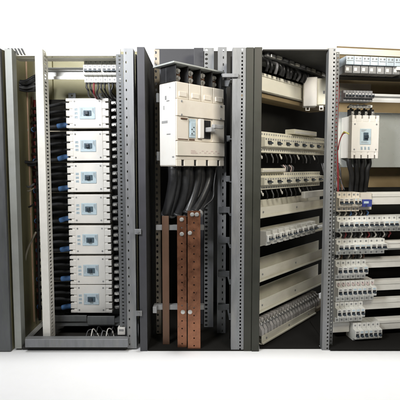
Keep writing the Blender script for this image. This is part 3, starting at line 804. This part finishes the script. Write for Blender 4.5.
# right breaker
yb=1.575
pb=QK(sq(363.4)-.001,-.086,0)
hb=.158
zc=(zq(114.5)+zq(158.5))/2+.004
rb=make_mccb('white upright breaker with black lever on the light grey plate of the right cabinet',None,tuple(QK(so(363.6,.004),-.0865,zc)),(0,0,QTH),lugs=False)
for o in rb.children:
    pass
for i in range(4):
    x=-.054+.027*(i+.5)
    l=MB().box(x-.0065,x+.0065,-.056,-.030,.0794,.104,.001).build('terminal_sleeve',BLACK,rb)
    MB().box(x-.0045,x+.0045,-.0605,-.0563,.081,.096,.0008).cyl((x,-.064,.089),(x,-.0607,.089),.0038,6).build('terminal_bolt',ZINC,l)
bp=rb.location
def RB(x,y,z): return Vector(bp)+Matrix.Rotation(QTH,3,'Z')@Vector((x,y,z))
for i in range(4):
    x=-.054+.027*(i+.5)
    wire('load_cable',[RB(x,-.04,-.0796),RB(x+.001,-.042,-.10),RB(x*.8+.002,-.040,-.125),RB(x*.76+.006,-.036,-.15),RB(x*.74+.010,-.024,-.185),RB(x*.74+.011,-.02,-.222)],.0098,RUBBER,f'thick black cable below the upright right breaker, {nth(i,4)} of four','cable','thick cables below the right breaker')
for i in range(4):
    x=-.054+.027*(i+.5)
    wire('line_wire',[RB(x,-.043,.1042),RB(x+.002,-.044,.115),RB(x+.008,-.03,.122),RB(x+.012,.0,.118)],.0040,[RUBBER,WHITEC,RUBBER,RUBBER][i],f'{["black","white","black","black"][i]} lead arching over the upright right breaker, {nth(i,4)} of four','wire','leads above the right breaker')
for i in range(9):
    s=sq(337.5+i*2.3)
    m=[RUBBER,GREYC,RUBBER,COPPERD][i%4]
    wire('drop_wire',[QK(s,-.082,zq(163)),QK(s+random.uniform(-.004,.004),-.07,zq(172)),QK(s+random.uniform(-.006,.006),-.05,zq(182)),QK(s,-.03,zq(192))],random.uniform(.002,.0034),m,
         f'{ {RUBBER:"black",GREYC:"grey",COPPERD:"brown"}[m] } wire hanging below the grey plate, {nth(i,9)} of nine','wire','wires hanging below the grey plate')
# rows of modular breakers
PROT={}
def row4(rowname,v0,v1,items,out=.002,body=MODW):
    """items: list of (u0,u1,poles)"""
    h=zq(v0)-zq(v1); zc=(zq(v0)+zq(v1))/2
    n=len(items)
    for i,(u0,u1,np_) in enumerate(items):
        s0,s1=sq(u0),sq(u1); wm=(s1-s0-.0004)/np_
        p=QK(s0,out,zc)
        kind={1:'slim single-pole breaker',2:'two-pole breaker',3:'three-pole breaker'}[np_]
        place='alone' if n==1 else f'{nth(i,n)} of {["","","two","three","four","five","six","seven","eight"][n]}'
        lab=f'white {kind}, {place}, {rowname} breaker row of right cabinet'
        key=(rowname,np_,round(wm,4))
        if key not in PROT: PROT[key]=make_mcb(np_,h,lab,'circuit breaker',f'breakers on the {rowname} row of the right cabinet',p,(0,0,QTH),body=body,wm=wm,stripe=PALEB if i%2 else None)
        else: dup(PROT[key],p,(0,0,QTH),lab)
def seq(u0,u1,n,np_=1): 
    st=(u1-u0)/n
    return [(u0+i*st,u0+(i+1)*st,np_) for i in range(n)]
row4('first',192.5,211.5,[(337.2,352,3),(352.2,360,2)],body=CREAM)
row4('second',217,232.5,seq(337.8,397.8,4,3)+[(398,413,3)])
row4('third',240,255,seq(337.8,386.8,3,3))
row4('fourth',261,279.5,seq(337.5,368.5,6))
row4('fifth',281.5,302,seq(338.5,377.5,8))
row4('sixth',302.6,322.5,seq(338.2,366.5,6))
row4('seventh',324.5,345,seq(357,384.5,6))
# blue device on the first row
bd=thing('blue_relay','blue relay block with pale base at the end of the first breaker row, right cabinet','relay',QK(sq(360.4),.002,zq(203)),(0,0,QTH))
wbd=sq(373)-sq(360.4)
MB().box(.0005,wbd,-.045,0,-.026,.034,.0015).build('base',CREAM,bd)
MB().box(.0005,wbd*.78,-.066,-.0453,-.014,.012,.002).build('case',BLUED,bd)
MB().box(.006,wbd*.5,-.0672,-.0662,-.002,.006,.0003).build('label_panel',PALEB,bd)
MB().box(.012,wbd*.35,-.070,-.0662,-.011,-.005,.001).build('button',DARKT,bd)
for (u_,v_,h_) in ((388,247.5,8),(369.6,266.0,10),(378.8,289.5,10.5),(367.6,308.5,10.5),(385.6,330.0,11)):
    p4('cable_duct',MB().box(sq(u_),SE,-.030,-.002,zq(v_+h_/2),zq(v_-h_/2),.003).box(sq(u_),SE,-.0325,-.0302,zq(v_-h_*.12),zq(v_-h_*.40),.0008),OFFW)
p4('cable_duct',MB().box(-.012,sq(356.6),-.030,-.002,zq(335.5),zq(324.5),.003).box(-.012,sq(356.6),-.0325,-.0302,zq(328.7),zq(325.6),.0008),OFFW)
# white duct right of it
p4('cable_duct',MB().box(sq(373.6),SE,-.042,-.002,zq(205.5),zq(193),.002).box(sq(373.6),SE,-.0445,-.0422,zq(197.5),zq(194.2),.0008),OFFW)

# wires between rows
def wires4(rowname,v0,v1,u0,u1,n,mats,r=.0028,drop=0):
    for i in range(n):
        u=u0+(u1-u0)*(i+.5)/n+random.uniform(-.5,.5)
        m=mats[i%len(mats)]
        s=sq(u)
        zt=zq(v0)-.0003; zb_=zq(v1)+.0003
        k=random.uniform(-.005,.005)
        wire('link_wire',[QK(s,.026,zt),QK(s+k*.5,.034+random.uniform(0,.006),zt*.65+zb_*.35),QK(s+k,.034+random.uniform(-.004,.004),zt*.35+zb_*.65),QK(s+k*.8,.026,zb_)],r,m,
          f'{ {RUBBER:"black",WHITEC:"white",GREYC:"grey",REDC:"red",BLUEC:"blue",COPPERD:"brown"}[m] } link wire below the right cabinet {rowname} row, {nth(i,n)} of {n if n>12 else ["","","two","three","four","five","six","seven","eight","nine","ten","eleven","twelve"][n]}','wire',f'link wires below the {rowname} row')
wires4('first',211.8,216.7,338.5,372,14,[RUBBER,WHITEC,RUBBER,RUBBER,WHITEC,RUBBER,BLUEC])
wires4('second',232.8,239.7,339,396,18,[RUBBER,WHITEC,RUBBER,REDC,RUBBER,WHITEC,RUBBER])
wires4('third',255.3,260.7,339,370,11,[RUBBER,WHITEC,COPPERD,RUBBER])
wires4('fourth',279.8,281.3,339,368,6,[RUBBER,GREYC])
# pink loops above fifth row
for i in range(8):
    u=338.5+4.875*(i+.5)
    wire('jumper_loop',[QK(sq(u-1.6),.0345,zq(281.2)),QK(sq(u-1),.054,zq(284)),QK(sq(u),.056,zq(286)),QK(sq(u+1),.054,zq(284)),QK(sq(u+1.6),.0345,zq(281.2))],.0016,PINKL,f'pinkish jumper loop over the right cabinet fifth row, {nth(i,8)} of eight','wire','jumper loops on the fifth row')
for rowname,v,u0,u1,n in (('sixth',322.8,344,365,5),('seventh',345.2,360,383,6)):
    for i in range(n):
        u=u0+(u1-u0)*(i+.5)/n; s=sq(u)
        wire('tail_wire',[QK(s,.02,zq(v)-.0002),QK(s+.001,.024,zq(v+2)),QK(s+.003,.012,zq(v+4)),QK(s+.004,-.03,zq(v+4.3))],.0026,[RUBBER,GREYC][i%2],f'{["black","grey"][i%2]} wire tail under the right cabinet {rowname} row, {nth(i,n)} of {["five","six"][n==6]}','wire',f'wire tails under the {rowname} row')

# ================================================================== lights, world, camera
def area(name,loc,target,size,power,col=(1,1,1),sy=None,spread=180):
    l=bpy.data.lights.new(name,'AREA'); l.energy=power; l.color=col; l.size=size; l.spread=R(spread)
    if sy: l.shape='RECTANGLE'; l.size_y=sy
    o=bpy.data.objects.new(name,l); COL.objects.link(o); o.location=loc
    o.rotation_euler=(Vector(target)-Vector(loc)).to_track_quat('-Z','Y').to_euler()
    return o
area('key_lamp',(-.70,.50,1.40),(-.05,1.5,1.0),.35,10,(.97,.985,1),sy=.3,spread=105)
area('ceiling_lamp',(.62,.55,1.35),(.46,1.7,.95),.4,6.0,(1,.94,.83),sy=.3,spread=110)
area('added_backdrop_fill',(0,2.12,2.2),(0,2.6,1.3),3.2,28,sy=.25,spread=120)  # added fill without a source in the place, whitens the backdrop
area('added_floor_fill',(0,1.22,2.3),(0,1.22,0),3.0,3.0,sy=.44,spread=6)  # added narrow overhead fill, only there to whiten the floor strip
w=bpy.data.worlds.new('World'); scene.world=w; w.use_nodes=True
bg=w.node_tree.nodes['Background']; bg.inputs[0].default_value=(.92,.96,1,1); bg.inputs[1].default_value=.03

cam=bpy.data.cameras.new('camera'); co=bpy.data.objects.new('camera',cam); COL.objects.link(co)
cam.sensor_fit='HORIZONTAL'; cam.sensor_width=36; cam.lens=36*FPX/400
cam.clip_start=.01; cam.clip_end=100
co.location=(0,0,CAMZ); co.rotation_euler=(R(90)-PITCH,0,0)
scene.camera=co
vs=scene.view_settings; vs.view_transform='Standard'; vs.look='None'; vs.exposure=0; vs.gamma=1
scene.render.resolution_x=1024; scene.render.resolution_y=1024
scene.cycles.max_bounces=6
